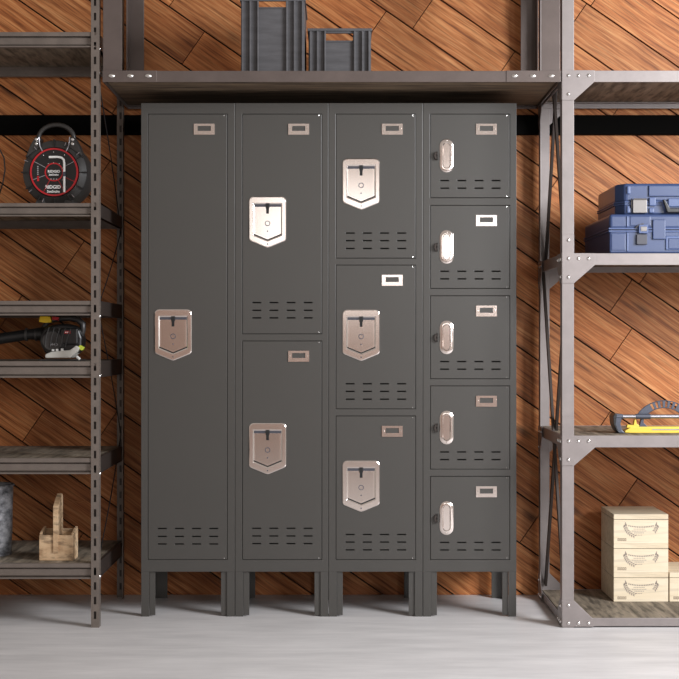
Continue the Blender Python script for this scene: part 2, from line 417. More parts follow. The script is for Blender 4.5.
LX = [140.9, 235.0, 328.6, 422.9, 516.6]
DX = [(148.3, 227.0), (242.7, 321.6), (336.2, 415.4), (430.6, 509.5)]
DOORS = [[(114.3, 559.3)], [(114.3, 333.6), (341.2, 559.3)], [(114.3, 257.9), (265.3, 408.6), (416.2, 559.3)],
         [(114.3, 197.5), (205.6, 288.2), (296.0, 378.5), (386.1, 468.9), (476.6, 559.3)]]
HAND = [[309.5], [196.7, 423.1], [158.7, 309.8, 460.6], None]
VR = [[28.8+2, 22.9, 15.3], [31, 23.3, 15.7], [24.8, 17.2, 9.4], [16.9, 9.3]]
LAB = ['dark grey steel locker with one full-height door, leftmost of the bank', 'dark grey steel locker with two stacked doors',
       'dark grey steel locker with three stacked doors', 'dark grey steel locker with five small box doors, beside the right rack']
FLOORPX = 616.0
for i in range(4):
    xl, xr = X(LX[i])+.0006, X(LX[i+1])-.0006; zt, zb = Z(103), Z(571.8); D = .378
    T = empty('locker', ((xl+xr)/2, D/2, 0), LAB[i], 'locker', 'lockers standing in a row')
    b = MB(); holes = [(X(DX[i][0])-.0016, X(DX[i][1])+.0016, Z(d[1])-.0016, Z(d[0])+.0016) for d in DOORS[i]]
    b.panel(xl, xr, zb, zt, 0, .016, holes); b.build('face_frame', M['locker'], T, bevel=.0012)
    b = MB(); b.box(xl, xl+.002, .016, D, zb, zt); b.box(xr-.002, xr, .016, D, zb, zt); b.box(xl+.002, xr-.002, D-.002, D, zb, zt)
    b.box(xl+.002, xr-.002, .016, D-.002, zt-.002, zt); b.box(xl+.002, xr-.002, .016, D-.002, zb, zb+.002); b.build('cabinet_shell', M['locker'], T)
    b = MB(); b.box(xl+.004, xr-.004, .024, .03, zb+.004, zt-.004); b.build('inner_lining', M['inside'], T)
    # legs: angle sections
    lw = 8.0*s0; lt = 14.0*s0
    for (cx, sg) in ((xl, 1), (xr, -1)):
        for yy, back in ((.0, False), (D, True)):
            b = MB()
            xa, xb = sorted((cx+sg*.0004, cx+sg*lw)); xc, xd = sorted((cx+sg*lw, cx+sg*lt))
            if not back:
                b.box(xa, xb, yy+.001, yy+.005, 0, zb+.004); b.box(xc, xd, yy+.007, yy+.011, .004, zb+.004)
                b.box(min(cx+sg*.0004, cx+sg*.004), max(cx+sg*.0004, cx+sg*.004), yy+.005, yy+.045, 0, zb+.004)
            else:
                b.box(xa, xd, yy-.005, yy-.001, 0, zb+.004) if sg > 0 else b.box(xc, xb, yy-.005, yy-.001, 0, zb+.004)
                b.box(min(cx+sg*.0004, cx+sg*.004), max(cx+sg*.0004, cx+sg*.004), yy-.045, yy-.005, 0, zb+.004)
            b.build('leg', M['locker'], T, bevel=.0008)
    for j, (d0, d1) in enumerate(DOORS[i]):
        b = MB(); x0, x1, z0, z1 = X(DX[i][0]), X(DX[i][1]), Z(d1), Z(d0)
        hs = []
        for r in VR[i]:
            for k in range(4):
                a = DX[i][0]+9.4+17.15*k; hs.append((X(a), X(a+8.9), Z(d1-r)-.0021, Z(d1-r)+.0021))
        b.panel(x0, x1, z0, z1, -.0015, .012, hs)
        door = b.build('door', M['locker'], T, bevel=.0011, seg=2)
        cxp = DX[i][0]+(56.0 if i in (0, 1, 2) else 55.7)
        inst('card_holder', CARD, (X(cxp), -.0015, Z(d0+9.6)), door); inst('card_slot', CARDIN, (X(cxp), -.0016, Z(d0+9.6)), door)
        if HAND[i]:
            hx = X(DX[i][0]+24.9) ; hz = Z(HAND[i][j])
            inst('handle_plate', HM, (hx, -.0016, hz), door); inst('latch_flap', HF, (hx, -.0016, hz), door); inst('key_slot', HD, (hx, -.0016, hz), door)
            inst('recess_shade', HT, (hx, -.0016, hz), door); inst('lock_ring', HL, (hx, -.0016, hz), door)
            inst('flap_gap', HG, (hx, -.0016, hz), door); inst('rivet', HR, (hx, -.0050, hz-34.6*s0), door); inst('rivet', HR, (hx, -.0060, hz-47.4*s0), door)
        else:
            inst('finger_pull', OV, (X(446.5), -.0016, Z(d0+24.6)), door)
            inst('padlock_eye', HASP, (X(437.4), -.0016, Z(d0+41.6)), door)
        # hinge pins at the right edge
        for zz in (z1-.0045, z0+.0045):
            b = MB(); b.lathe([(.0012, zz-.002), (.0012, zz+.002)], (x1-.010, -.001, 0), 'z', 8); b.build('hinge_pin', M['bolt'], door, smooth=True)

# ------------------------------------------------------------------ right rack
YF, YB = -.2, .386
sr = S(YF)
def rack_right():
    xl = X(562, YF); xr = xl+1.30; pw = 12*sr; ft = .004
    T = empty('storage_rack', ((xl+xr)/2, (YF+YB)/2, 0), 'light grey bolted angle-steel rack with wooden shelves, right of the lockers', 'shelving rack')
    top = 2.72
    for cx, sg in ((xl, 1), (xr, -1)):
        for yy, dr in ((YF, 1), (YB, -1)):
            b = MB()
            a, c = sorted((cx, cx+sg*pw)); b.box(a, c, min(yy, yy+dr*ft), max(yy, yy+dr*ft), 0, top)
            a, c = sorted((cx, cx+sg*ft)); b.box(a, c, min(yy+dr*ft, yy+dr*pw), max(yy+dr*ft, yy+dr*pw), 0, top)
            b.build('post', M['steel'], T, bevel=.0012)
    tops = [-112, 70.3, 253.2, 435.6, 618.2]; bots = [-100, 81.8, 264.9, 447.5, 626.5]
    for k, (p0, p1) in enumerate(zip(tops, bots)):
        z1, z0 = Z(p0, YF), Z(p1, YF)
        if k == 0: continue
        for yy, dr in ((YF, 1), (YB, -1)):
            b = MB(); a = yy+dr*(ft if True else 0)
            b.box(xl+ft+.001, xr-ft-.001, min(a, a+dr*ft), max(a, a+dr*ft), z0, z1)
            b.box(xl+ft+.001, xr-ft-.001, min(a+dr*ft, a+dr*.03), max(a+dr*ft, a+dr*.03), z1-.022, z1-.019)
            b.build('beam', M['steel'], T, bevel=.001)
        for cx, sg in ((xl, 1), (xr, -1)):
            b = MB(); a, c = sorted((cx+sg*ft, cx+sg*2*ft)); b.box(a, c, YF+.012, YB-.012, z0, z1)
            b.build('side_beam', M['steel'], T, bevel=.001)
        b = MB(); b.box(xl+.012, xr-.012, YF+.010, YB-.010, z1-.018, z1-.001); b.build('shelf_board', M['board_y'], T, bevel=.001)
        # gussets
        g = []
        if k == 4: P = [(562,600),(574,600),(593,618.4),(595,626.6),(562,626.6)]; P = [(562,600.5),(574,600.5),(592.5,618.3),(594,618.3),(594,626.6),(562,626.6)]
        elif k == 1: P = [(562,p0),(594.5,p0),(594.5,p1),(574,p0+30),(562,p0+30)]
        else: P = [(562,p0-18.5),(574,p0-18.5),(574,p0),(595,p0),(595,p1),(574,p0+30),(562,p0+30)]
        for dd, (yy, dr) in enumerate(((YF, -1), (YB, 1))):
            for sgn in (1, -1):
                pts = [((xl+(px-562)*sr) if sgn > 0 else (xr-(px-562)*sr), Z(py, YF)) for px, py in P]
                b = MB(); b.prism(pts, min(yy, yy+dr*.003), max(yy, yy+dr*.003)); gp = b.build('gusset_plate', M['steel'], T, bevel=.0008)
                if dd == 0:
                    q = [(568.5, 605), (568.5, 623), (578.5, 623), (588.6, 623)] if k == 4 else [(568.5, p0+5.4), (578.5, p0+5.4), (588.6, p0+5.4), (568.5, p0+24)]+([(568.5, p0-13)] if k == 2 else [])
                    if sgn > 0:
                        for px, py in q: bolt(X(px, YF), YF-.003, Z(py, YF), gp)
        # side gussets and bolts on the visible left end
        for cx, sg in ((xl, -1), (xr, 1)):
            for yy, dr in ((YF, 1), (YB, -1)):
                if k == 4: Q = [(yy, z1+.062), (yy+dr*.042, z1+.062), (yy+dr*.10, z1), (yy+dr*.10, z0), (yy, z0)]
                else: Q = [(yy, z1), (yy+dr*.10, z1), (yy+dr*.10, z0), (yy+dr*.042, z0-.062), (yy, z0-.062)]
                b = MB(); b.prism(Q, min(cx, cx+sg*.002), max(cx, cx+sg*.002), 'x'); gp = b.build('gusset_plate', M['steel'], T, bevel=.0006)
                if cx == xl and k > 1:
                    zz = (z0+z1)/2
                    for dy, dz in ((.02, 0), (.05, 0), (.08, 0), (.02, (.055 if k == 4 else -.06))):
                        bolt(xl-.002, yy+dr*dy, zz+dz, gp, -PI/2)
    # cross braces on both ends, each X spans two bays
    for cx, sg in ((xl, 1), (xr, -1)):
        for za, zb_ in ((Z(-112, YF), Z(258, YF)), (Z(258, YF), Z(612, YF))):
            for n_, (ya, yb) in enumerate(((YB-.02, YF+.02), (YF+.02, YB-.02))):
                v = Vector((0, yb-ya, zb_-za)); nrm = Vector((0, -v.z, v.y)).normalized()*.0125
                b = MB(); xx = cx+sg*(.009+.010*n_); A = Vector((0, ya, za)); B_ = Vector((0, yb, zb_))
                pts = [(p.y, p.z) for p in (A+nrm, B_+nrm, B_-nrm, A-nrm)]
                b.prism(pts, min(xx, xx+.009*sg), max(xx, xx+.009*sg), 'x'); b.build('cross_brace', M['darksteel'], T)
    return T, xl
RR, RXL = rack_right()
zs = {k: Z(v, YF) for k, v in (('r2', 253.2), ('r3', 435.6), ('r4', 618.2), ('l2', 203), ('l4', 361.4), ('l6', 563.7))}

# ------------------------------------------------------------------ left rack
def rack_left():
    xr = X(99, YF); xl = xr-1.25; fw = 8*sr; ft = .003; sd = .036
    T = empty('slotted_rack', ((xl+xr)/2, (YF+YB)/2, 0), 'taupe slotted-angle steel rack with six wooden shelves, left of the lockers', 'shelving rack')
    top = 2.72; pitch = 14.6*sr
    for cx, sg in ((xr, -1), (xl, 1)):
        for yy, dr in ((YF, 1), (YB, -1)):
            b = MB(); a, c = sorted((cx, cx+sg*fw)); mid = (a+c)/2-sg*.001*0
            hs = []; z = .03
            while z < top-.05: hs.append((mid-.0042, mid+.0042, z, z+.026)); z += pitch
            y0, y1 = (yy, yy+ft) if dr > 0 else (yy-ft, yy)
            b.panel(a, c, 0, top, y0, y1, hs)
            n0 = len(b.bm.verts)
            # side flange with slots, built flat then turned
            b2 = MB(); hs2 = []; z = .03+pitch/2
            while z < top-.05: hs2.append((.013, .021, z, z+.026)); z += pitch
            b2.panel(0, sd-ft, 0, top, 0, ft, hs2)
            me = bpy.data.meshes.new('tmp'); b2.bm.to_mesh(me); b2.bm.free()
            xa = cx if sg < 0 else cx+ft
            me.transform(Matrix.Translation((xa, yy+dr*ft, 0)) @ Matrix.Rotation(PI/2, 4, 'Z') @ Matrix.Diagonal((dr, 1, 1, 1)))
            b.bm.from_mesh(me); bpy.data.meshes.remove(me)
            pst = b.build('slotted_post', M['steel_l'], T)
            b = MB(); e0, e1 = (yy+.012, yy+.014) if dr > 0 else (yy+.0005, yy+.0025); b.box(min(cx+sg*.004, cx+sg*.024), max(cx+sg*.004, cx+sg*.024), e0, e1, .002, top-.002); b.build('slot_backing', M['darksteel'], pst)  # dark strip added behind the slots so they read black
    shelves = [(31.8, 47), (203, 216.2), (300.8, 315.4), (361.4, 377.8), (458.3, 474.2), (563.7, 579.2)]
    for k, (p0, p1) in enumerate(shelves):
        z1, z0 = Z(p0, YF), Z(p1, YF); h = z1-z0
        for yy, dr in ((YF, 1), (YB, -1)):
            b = MB(); a = yy+dr*ft
            def bx(d0, d1, za, zb_): b.box(xl+.004, xr-.004, min(a+dr*d0, a+dr*d1), max(a+dr*d0, a+dr*d1), za, zb_)
            bx(.0005, .022, z1-h*.27, z1)                     # rolled lip
            bx(.019, .022, z1-h*.36, z1-h*.27)
            bx(.009, .020, z0+h*.20, z1-h*.36)                # web
            bx(.019, .022, z0+h*.10, z0+h*.20)
            bx(.0005, .022, z0, z0+h*.10)                     # foot lip
            b.build('beam', M['steel_l'], T, bevel=.0008)
        for cx, sg in ((xr, -1), (xl, 1)):
            b = MB(); a, c = sorted((cx+sg*.004, cx+sg*.016)); b.box(a, c, YF+.03, YB-.03, z0, z1+.0005)
            a, c = sorted((cx+sg*.002, cx+sg*.020)); b.box(a, c, YF+.03, YB-.03, z0, z0+.004)
            b.build('side_beam', M['darksteel'], T, bevel=.001)
        b = MB(); b.box(xl+.018, xr-.018, YF+.026, YB-.026, z1-.015, z1-.0005); b.build('shelf_board', M['board_y'], T, bevel=.001)
        b = MB(); zz = z0+h*.12
    # bolts beside shelves
    for py in (48, 72, 316, 376, 474, 577):
        bolt(xr, YF+.018, Z(py, YF), T, PI/2)
    # thin stay cable zig-zagging down the end of the rack
    pts = [(YF+.03, Z(74, YF)), (YB-.02, Z(232, YB)), (YF+.03, Z(308, YF)), (YB-.02, Z(434, YB)), (YF+.03, Z(566, YF))]
    def lerp(a, c, n):
        return [(xr-.010+.004*math.sin(t*PI/n), a[0]+(c[0]-a[0])*t/n, a[1]+(c[1]-a[1])*t/n) for t in range(n)]
    P = []
    for a, c in zip(pts, pts[1:]): P += lerp(a, c, 6)
    P.append((xr-.010, *pts[-1]))
    b = MB(); b.tube(P, .0020, 6); b.build('stay_cable', M['bplastic'], T, smooth=True)
    return T
rack_left()

# ------------------------------------------------------------------ hanging shelf above the lockers
def hanging():
    x0, x1 = X(102.8, YF), X(560.3, YF); z1, z0 = Z(70.8, YF), Z(82, YF); ft = .004
    T = empty('hanging_shelf', ((x0+x1)/2, (YF+YB)/2, z0), 'brown-grey steel shelf hung on broad angle posts above the lockers', 'shelf')
    b = MB(); b.box(x0, x1, YF, YF+ft, z0, z1); b.box(x0+.001, x1-.001, YF+ft, YF+.03, z0+.006, z0+.009); b.build('beam', M['steel_h'], T, bevel=.001)
    b = MB(); b.box(x0, x1, YB-ft, YB, z0, z1); b.box(x0+.001, x1-.001, YB-.03, YB-ft, z0+.006, z0+.009); b.build('beam', M['steel_h'], T, bevel=.001)
    for cx, sg in ((x0, 1), (x1, -1)):
        a, c = sorted((cx, cx+sg*ft)); b = MB(); b.box(a, c, YF+ft+.001, YB-ft-.001, z0, z1); b.build('side_beam', M['steel_h'], T)
    b = MB(); b.box(x0+.006, x1-.006, YF+ft+.002, YB-ft-.002, z0+.010, z1-.002); b.build('shelf_board', M['board_x'], T)
    pw = 18.6*sr; top = 2.72
    for cx, sg in ((x0, 1), (x1, -1)):
        for yy, dr in ((YF, 1), (YB, -1)):
            b = MB(); a, c = sorted((cx, cx+sg*pw)); y_ = yy+dr*ft if dr > 0 else yy-ft
            if dr > 0:
                b.box(a, c, yy+ft, yy+2*ft, z0+.004, top)
            else:
                b.box(a, c, yy-2*ft, yy-ft, z0+.004, top)
            a, c = sorted((cx+sg*ft, cx+sg*2*ft)); e0, e1 = sorted((yy+dr*2*ft, yy+dr*.065)); b.box(a, c, e0, e1, z1, top)
            b.build('post', M['steel_h'], T, bevel=.0012)
    for cx, sg in ((x0, 1), (x1, -1)):
        a, c = sorted((cx-sg*.0005, cx+sg*54*sr)); b = MB(); b.box(a, c, YF-.003, YF, z0-.0005, z1+.0005); gp = b.build('splice_plate', M['steel_h'], T, bevel=.0008)
        for d in (9.0, 27.5, 45.6): inst('bolt', oval_me, (cx+sg*d*sr, YF-.003, Z(75.9, YF)), gp)
    for yy in (YF+.10, YF+.2): bolt(x0+.0, yy, (z0+z1)/2, T, -PI/2)
    return z1
HZ = hanging()

# ------------------------------------------------------------------ crates on the hanging shelf
def crate(name, px0, px1, pyt, y0, depth, hole, ribs, label):
    x0, x1 = X(px0, y0), X(px1, y0); z0 = HZ-.0018; z1 = Z(pyt, y0)
    T = empty(name, ((x0+x1)/2, y0+depth/2, z0), label, 'crate', 'crates on the hanging shelf')
    w = .006
    def wall(yf, yb, nm):
        b = MB(); h = (X(hole[0], y0), X(hole[1], y0), Z(hole[3], y0), Z(hole[2], y0))
        b.panel(x0, x1, z0, z1, yf, yb, [h]); return b.build(nm, M['crate'], T, bevel=.0015)
    wall(y0, y0+w, 'front_wall'); wall(y0+depth-w, y0+depth, 'back_wall')
    for a in (x0, x1-w):
        b = MB(); b.box(a, a+w, y0+w, y0+depth-w, z0, z1); b.build('side_wall', M['crate'], T, bevel=.0015)
    b = MB(); b.box(x0+w, x1-w, y0+w, y0+depth-w, z0, z0+w); b.build('bottom', M['crate'], T)
    b = MB(); b.ring([(x0-.004, y0-.006), (x1+.004, y0-.006), (x1+.004, y0+depth+.006), (x0-.004, y0+depth+.006)], [(x0+w, y0+w), (x1-w, y0+w), (x1-w, y0+depth-w), (x0+w, y0+depth-w)], z1-.010, z1, 'z')
    b.build('rim', M['crate'], T, bevel=.002)
    for r in ribs:
        b = MB(); a = X(r, y0); b.box(a-.003, a+.003, y0-.012, y0, z0, z1-.010); b.build('rib', M['crate'], T, bevel=.0015)
    b = MB(); hx0, hx1, hz0, hz1 = X(hole[0], y0), X(hole[1], y0), Z(hole[3], y0), Z(hole[2], y0)
    b.ring([(hx0-.006, hz0-.006), (hx1+.006, hz0-.006), (hx1+.006, hz1+.004), (hx0-.006, hz1+.004)], [(hx0, hz0), (hx1, hz0), (hx1, hz1), (hx0, hz1)], y0-.004, y0)
    b.build('handle_surround', M['crate'], T, bevel=.002)
    return T
crate('storage_crate', 241, 304.5, -1.5, -.10, .30, (258, 286, 1.2, 7.2), [242.5, 250.3, 258, 286.8, 294.5, 302.5], 'tall slate grey plastic crate with cut-out handle on the hanging shelf')
crate('storage_crate', 308.5, 371, 28.5, -.08, .28, (325.3, 353, 33.5, 40.6), [310.5, 317.5, 325, 354.5, 362.5, 369], 'shorter slate grey plastic crate, right of the tall one')

# ------------------------------------------------------------------ cable reel
def reel():
    y = -.10; s = S(y); cx, cz = X(54.6, y), Z(173.6, y); R = 33*s
    zb = zs['l2']
    cz = zb+R+.001
    T = empty('cable_reel', (cx, y+.06, zb), 'black and red inspection cable reel with carry handle on the left rack', 'cable reel')
    P = lambda px, py: (X(px, y), Z(py, y))
    b = MB(); b.lathe([(R*.55, .16), (R*.97, .155), (R, .13), (R, .02), (R*.965, .004), (R*.76, -.006), (R*.73, .0), (.001, .0)], (cx, y, cz), 'y', 60); b.build('drum', M['gplastic'], T, smooth=True)
    for k in range(12):
        a = k*PI/6+PI/12*0; b = MB(); ca, sa = math.cos(a), math.sin(a)
        def q(r, t): return (cx+ca*r-sa*t, cz+sa*r+ca*t)
        b.prism([q(R*.78, -.0016), q(R*1.0, -.0022), q(R*1.0, .0022), q(R*.78, .0016)], y-.0075, y+.004); b.build('groove', M['bplastic'], T)
        a += PI/22; ca, sa = math.cos(a), math.sin(a)
        if k in (1, 2, 4, 5, 7, 8, 10): 
            b = MB(); b.prism([q(R*.86, -.0009), q(R*.97, -.0012), q(R*.97, .0012), q(R*.86, .0009)], y-.009, y+.004); b.build('rib', M['alu'], T)
    def circ(r, n=48): return [(cx+r*math.cos(2*PI*i/n), cz+r*math.sin(2*PI*i/n)) for i in range(n)]
    b = MB(); b.prism(circ(23*s), y-.009, y-.002); face = b.build('face_disc', M['bplastic'], T)
    b = MB(); b.ring(circ(24.0*s), circ(22.4*s), y-.011, y-.002); b.build('red_rim', M['red'], T, smooth=True)
    b = MB(); b.ring(circ(9.3*s), circ(8.1*s), y-.011, y-.009); b.build('hub_ring', M['red'], face)
    # radial seams
    for a in (200, 152, 28, 335, 242, 298):
        r_ = math.radians(a); ca, sa = math.cos(r_), math.sin(r_)
        q = lambda r, t: (cx+ca*r-sa*t, cz+sa*r+ca*t)
        b = MB(); b.prism([q(9.5*s, -.0008), q(22.2*s, -.0008), q(22.2*s, .0008), q(9.5*s, .0008)], y-.0105, y-.0085); b.build('panel_line', M['red'] if a > 230 else M['greyprint'], face)
    b = MB(); L = [P(49.8, 157.6), P(58, 157.4), P(62.5, 158.2), P(64.6, 160.5), P(65, 164), P(65, 175), P(65, 192.6)]
    b.tube([(p[0], y-.014, p[1]) for p in L], .0041, 8); b.build('crank_rod', M['white'], face, smooth=True)
    b = MB(); p = P(65, 174.6); b.box(p[0]-.0045, p[0]+.0045, y-.019, y-.009, p[1]-.008, p[1]+.008); b.build('rod_clip', M['slate'], face, bevel=.001)
    b = MB()
    for px, py in ((44, 155.4), (54.2, 152.4), (65, 155.6), (48.8, 164), (54.2, 163), (59.8, 164), (63, 168.6), (63, 180.3)):
        p = P(px, py); b.lathe([(.0001, -.003), (.0016, -.002), (.002, 0)], (p[0], y-.009, p[1]), 'y', 8)
    b.build('screw', M['bolt'], face, smooth=True)
    yy = y-.0095
    p = P(54.4, 171.8); text('printed_lettering', 'RIDGID', 2.4*s, (p[0], yy, p[1]), M['white'], face, sx=1.08, bold=.03)
    p = P(54.2, 175.0); text('printed_lettering', 'SeeSnake', 1.8*s, (p[0], yy, p[1]), M['white'], face, bold=.03)
    p = P(54.2, 187.4); text('printed_lettering', 'RIDGID', 3.3*s, (p[0]-.002, yy, p[1]), M['white'], face, sx=.98, bold=.04)
    p = P(53.9, 191.8); text('printed_lettering', 'SeeSnake', 2.5*s, (p[0], yy, p[1]), M['white'], face, sx=.95, bold=.03)
    b = MB()
    for k in range(5): p = P(38.4, 167+k*1.9); b.box(p[0]-.0022, p[0]+.0022, y-.0105, y-.0085, p[1]-.002, p[1]+.002)
    for k in range(3): p = P(51.5+k*2.8, 179.4); b.box(p[0]-.0024, p[0]+.0024, y-.0105, y-.0085, p[1]-.002, p[1]+.002)
    b.build('print_marks', M['greyprint'], face)
    b = MB(); p = P(38.8, 178.6); b.box(p[0]-.004, p[0]+.003, y-.0105, y-.0085, p[1]-.010, p[1]+.008); b.build('warning_mark', M['red'], face)
    # brackets and handle
    for sg in (-1, 1):
        c = 54.6
        q = [(c+sg*14.5, 137), (c+sg*19.5, 137), (c+sg*24.5, 146), (c+sg*29, 158), (c+sg*23, 153), (c+sg*14, 147)]
        b = MB(); b.prism([P(*v) for v in q], y-.004, y+.06); br = b.build('bracket', M['gplastic'], T, bevel=.003)
        b = MB(); p = P(c+sg*15.4, 137.5); p2 = P(c+sg*14.6, 146); b.tube([(p[0], y-.006, p[1]), (p2[0], y-.006, p2[1]), (p2[0]-sg*.012, y-.007, p2[1]-.024)], .0022, 6); b.build('bracket_edge', M['alu'], br, smooth=True)
        for py in (139.5, 144): p = P(c+sg*18, py); bolt(p[0], y-.004, p[1], br)
        # foot
        b = MB(); x_ = cx+sg*.05; b.prism([(x_-.02, zb), (x_+.02, zb), (x_+.014, zb+.02), (x_-.014, zb+.02)], y+.0, y+.12); b.build('foot', M['gplastic'], T, bevel=.002)
    H = []
    for k in range(15):
        a = PI*k/14; H.append((cx+17.6*s*math.cos(a)*(1 if abs(math.cos(a)) < .95 else 1), y+.03, Z(137, y)+13.4*s*math.sin(a)))
    H = [(H[0][0], y+.03, H[0][2]-.015)]+H+[(H[-1][0], y+.03, H[-1][2]-.015)]
    b = MB(); b.tube(H, .0082, 12); b.build('carry_handle', M['gplastic'], T, smooth=True)
reel()
# loose black cable left of the reel
y = -.02; b = MB()
pts = [(X(-6, y), y, Z(146, y)), (X(0, y), y, Z(150, y)), (X(4, y), y, Z(158, y)), (X(5, y), y, Z(170, y)), (X(3, y), y, Z(182, y)), (X(-2, y), y+.01, Z(196, y)), (X(-8, y), y+.02, zs['l2']+.004), (X(8, y), y-.06, zs['l2']+.004), (X(20, y), y-.08, zs['l2']+.004)]
b.tube(pts, .0026, 7); tag(b.build('loose_cable', M['bplastic'], smooth=True), 'thin black loose cable looping at the left edge beside the reel', 'cable')

# ------------------------------------------------------------------ leaf blower
def blower():
    y = -.08; s = S(y); P = lambda px, py: (X(px, y), Z(py, y)); zb = zs['l4']
    T = empty('leaf_blower', (X(58, y), y+.04, zb), 'black handheld leaf blower with white tank and yellow grip trigger', 'leaf blower')
    b = MB(); prof = [(40, 334), (44, 328), (52, 325), (62, 323.6), (72, 325), (79, 329), (82, 338), (81.5, 347), (78, 353), (66, 356.5), (50, 357), (44, 352), (41, 344)]
    b.prism([P(*v) for v in prof], y, y+.09); b.build('fan_housing', M['bplastic'], T, bevel=.010, seg=4)
    b = MB(); c = P(53, 341); b.lathe([(12.5*s, 0), (12*s, -.01), (9.5*s, -.016), (.001, -.012)], (c[0], y, c[1]), 'y', 32); b.build('fan_cover', M['gplastic'], T, smooth=True)
    b = MB(); c = P(70, 336); b.box(c[0]-.032, c[0]+.03, y-.014, y+.002, c[1]-.03, c[1]+.028); b.build('engine_cover', M['bplastic'], T, bevel=.006, seg=3)
    for k in range(5):
        b = MB(); b.tube([(X(50+k*5.4, y), y-.018, Z(327.5+k*.3, y)), (X(47+k*5.4, y), y-.019, Z(337, y)), (X(46+k*5.0, y), y-.018, Z(347, y))], .0022, 6); b.build('cooling_rib', M['gplastic'], T, smooth=True)
    a, c, e, f = P(-30, 344), P(0, 338.3), P(28, 334.2), P(42, 334)
    b = MB(); b.tube([(a[0], y+.04, a[1]), (c[0], y+.04, c[1]), (e[0], y+.04, e[1]), (f[0], y+.04, f[1]), (f[0]+.02, y+.04, f[1])], [.018, .0195, .0185, .026, .03], 20); b.build('blower_tube', M['bplastic'], T, smooth=True)
    for px in (24, 34):
        p = P(px, 334.6); b = MB(); b.lathe([(.021, -.004), (.023, -.003), (.023, .003), (.021, .004)], (p[0], y+.04, p[1]), 'x', 20); b.build('tube_collar', M['gplastic'], T, smooth=True)
    G = [P(40, 329), P(46, 321), P(56, 318.6), P(68, 317.6), P(76, 319.5), P(80.5, 324), P(80.5, 330), P(79, 336)]
    b = MB(); b.tube([(p[0], y+.045, p[1]) for p in G], [.009, .010, .010, .011, .012, .012, .011, .010], 12); b.build('grip', M['gplastic'], T, smooth=True)
    b = MB(); b.prism([P(37.5, 321.8), P(38.5, 316), P(49, 316.2), P(50, 322.4), P(44, 322.8)], y+.02, y+.06); b.build('yellow_cap', M['yellow'], T, bevel=.003)
    b = MB(); b.prism([P(50, 319.5), P(51, 316.2), P(57.5, 317), P(57, 320.5)], y+.025, y+.055); b.build('red_trigger', M['red'], T, bevel=.002)
    b = MB(); b.prism([P(64.6, 333.6), P(65.6, 330.8), P(71.4, 330.8), P(71, 333.8)], y-.0165, y-.012); lg = b.build('red_badge', M['red'], T, bevel=.0008)
    b = MB(); 
    for k in range(3): b.box(X(66.2+k*1.6, y), X(67.2+k*1.6, y), y-.0175, y-.016, Z(332.9, y), Z(331.8, y))
    b.build('badge_marks', M['white'], lg)
    p = P(55, 344.6); text('printed_lettering', 'VHO', 2.0*s, (p[0], y-.0185, p[1]), M['greyprint'], T, sx=1.3, bold=.02)
    b = MB(); b.prism([P(46.3, 358), P(46.2, 354.4), P(52, 351.8), P(71, 350), P(77, 345.4), P(81, 347.8), P(79, 351), P(71.5, 358)], y-.022, y+.06); tk = b.build('fuel_tank', M['tank'], T, bevel=.004, seg=3)
    b = MB(); b.prism([P(77.5, 348.2), P(80.6, 345), P(84.6, 347.4), P(82.6, 350.6)], y-.018, y+.01); b.build('tank_cap', M['lime'], T, bevel=.002)
    b = MB(); 
    for k, px in enumerate((54, 58, 63)): b.box(X(px-1.2, y), X(px+1.2, y), y-.020, y-.008, Z(351.2, y), Z(349.2-.4*k, y))
    b.build('tank_clip', M['white'], T, bevel=.001)
    b = MB(); b.box(X(40, y), X(82, y), y-.02, y+.09, zb, zb+.006); b.build('base_plate', M['gplastic'], T, bevel=.002)
    p = P(79.5, 358); b = MB(); b.tube([(X(77.4, y), y-.018, Z(356.4, y)), (X(80.8, y), y-.018, Z(359.4, y))], .005, 8); b.build('primer_knob', M['white'], T, smooth=True)
    b = MB(); b.tube([(X(79, y), y+.01, Z(330, y)), (X(82, y), y+.01, Z(336, y)), (X(84.5, y), y+.01, Z(331, y))], .0018, 6); b.build('throttle_wire', M['gplastic'], T, smooth=True)
blower()

# ------------------------------------------------------------------ tin bucket and wooden tote on the bottom shelf
def bucket():
    zb = zs['l6']; y = .02; s = S(y); cx = X(-10, y); R = 22.6*s; h = Z(484, y)-zb
    T = empty('tin_bucket', (cx, y, zb), 'mottled galvanised tin bucket at the left edge of the bottom shelf', 'bucket')
    b = MB(); b.lathe([(R*.93, 0), (R*.935, .004), (R*.955, h*.3), (R*.97, h*.33), (R*.98, h*.7), (R*.995, h*.73), (R, h-.006), (R+.003, h-.003), (R+.001, h), (R-.003, h-.002), (R*.97, h*.7), (R*.92, .006), (.001, .005)], (cx, y, zb), 'z', 48); b.build('body', M['galv'], T, smooth=True)
    b = MB(); b.tube([(cx+(R+.002)*math.cos(2*PI*k/40), y+(R+.002)*math.sin(2*PI*k/40), zb+h-.003) for k in range(40)], .0032, 8, closed=True); b.build('rolled_rim', M['galv'], T, smooth=True)
bucket()
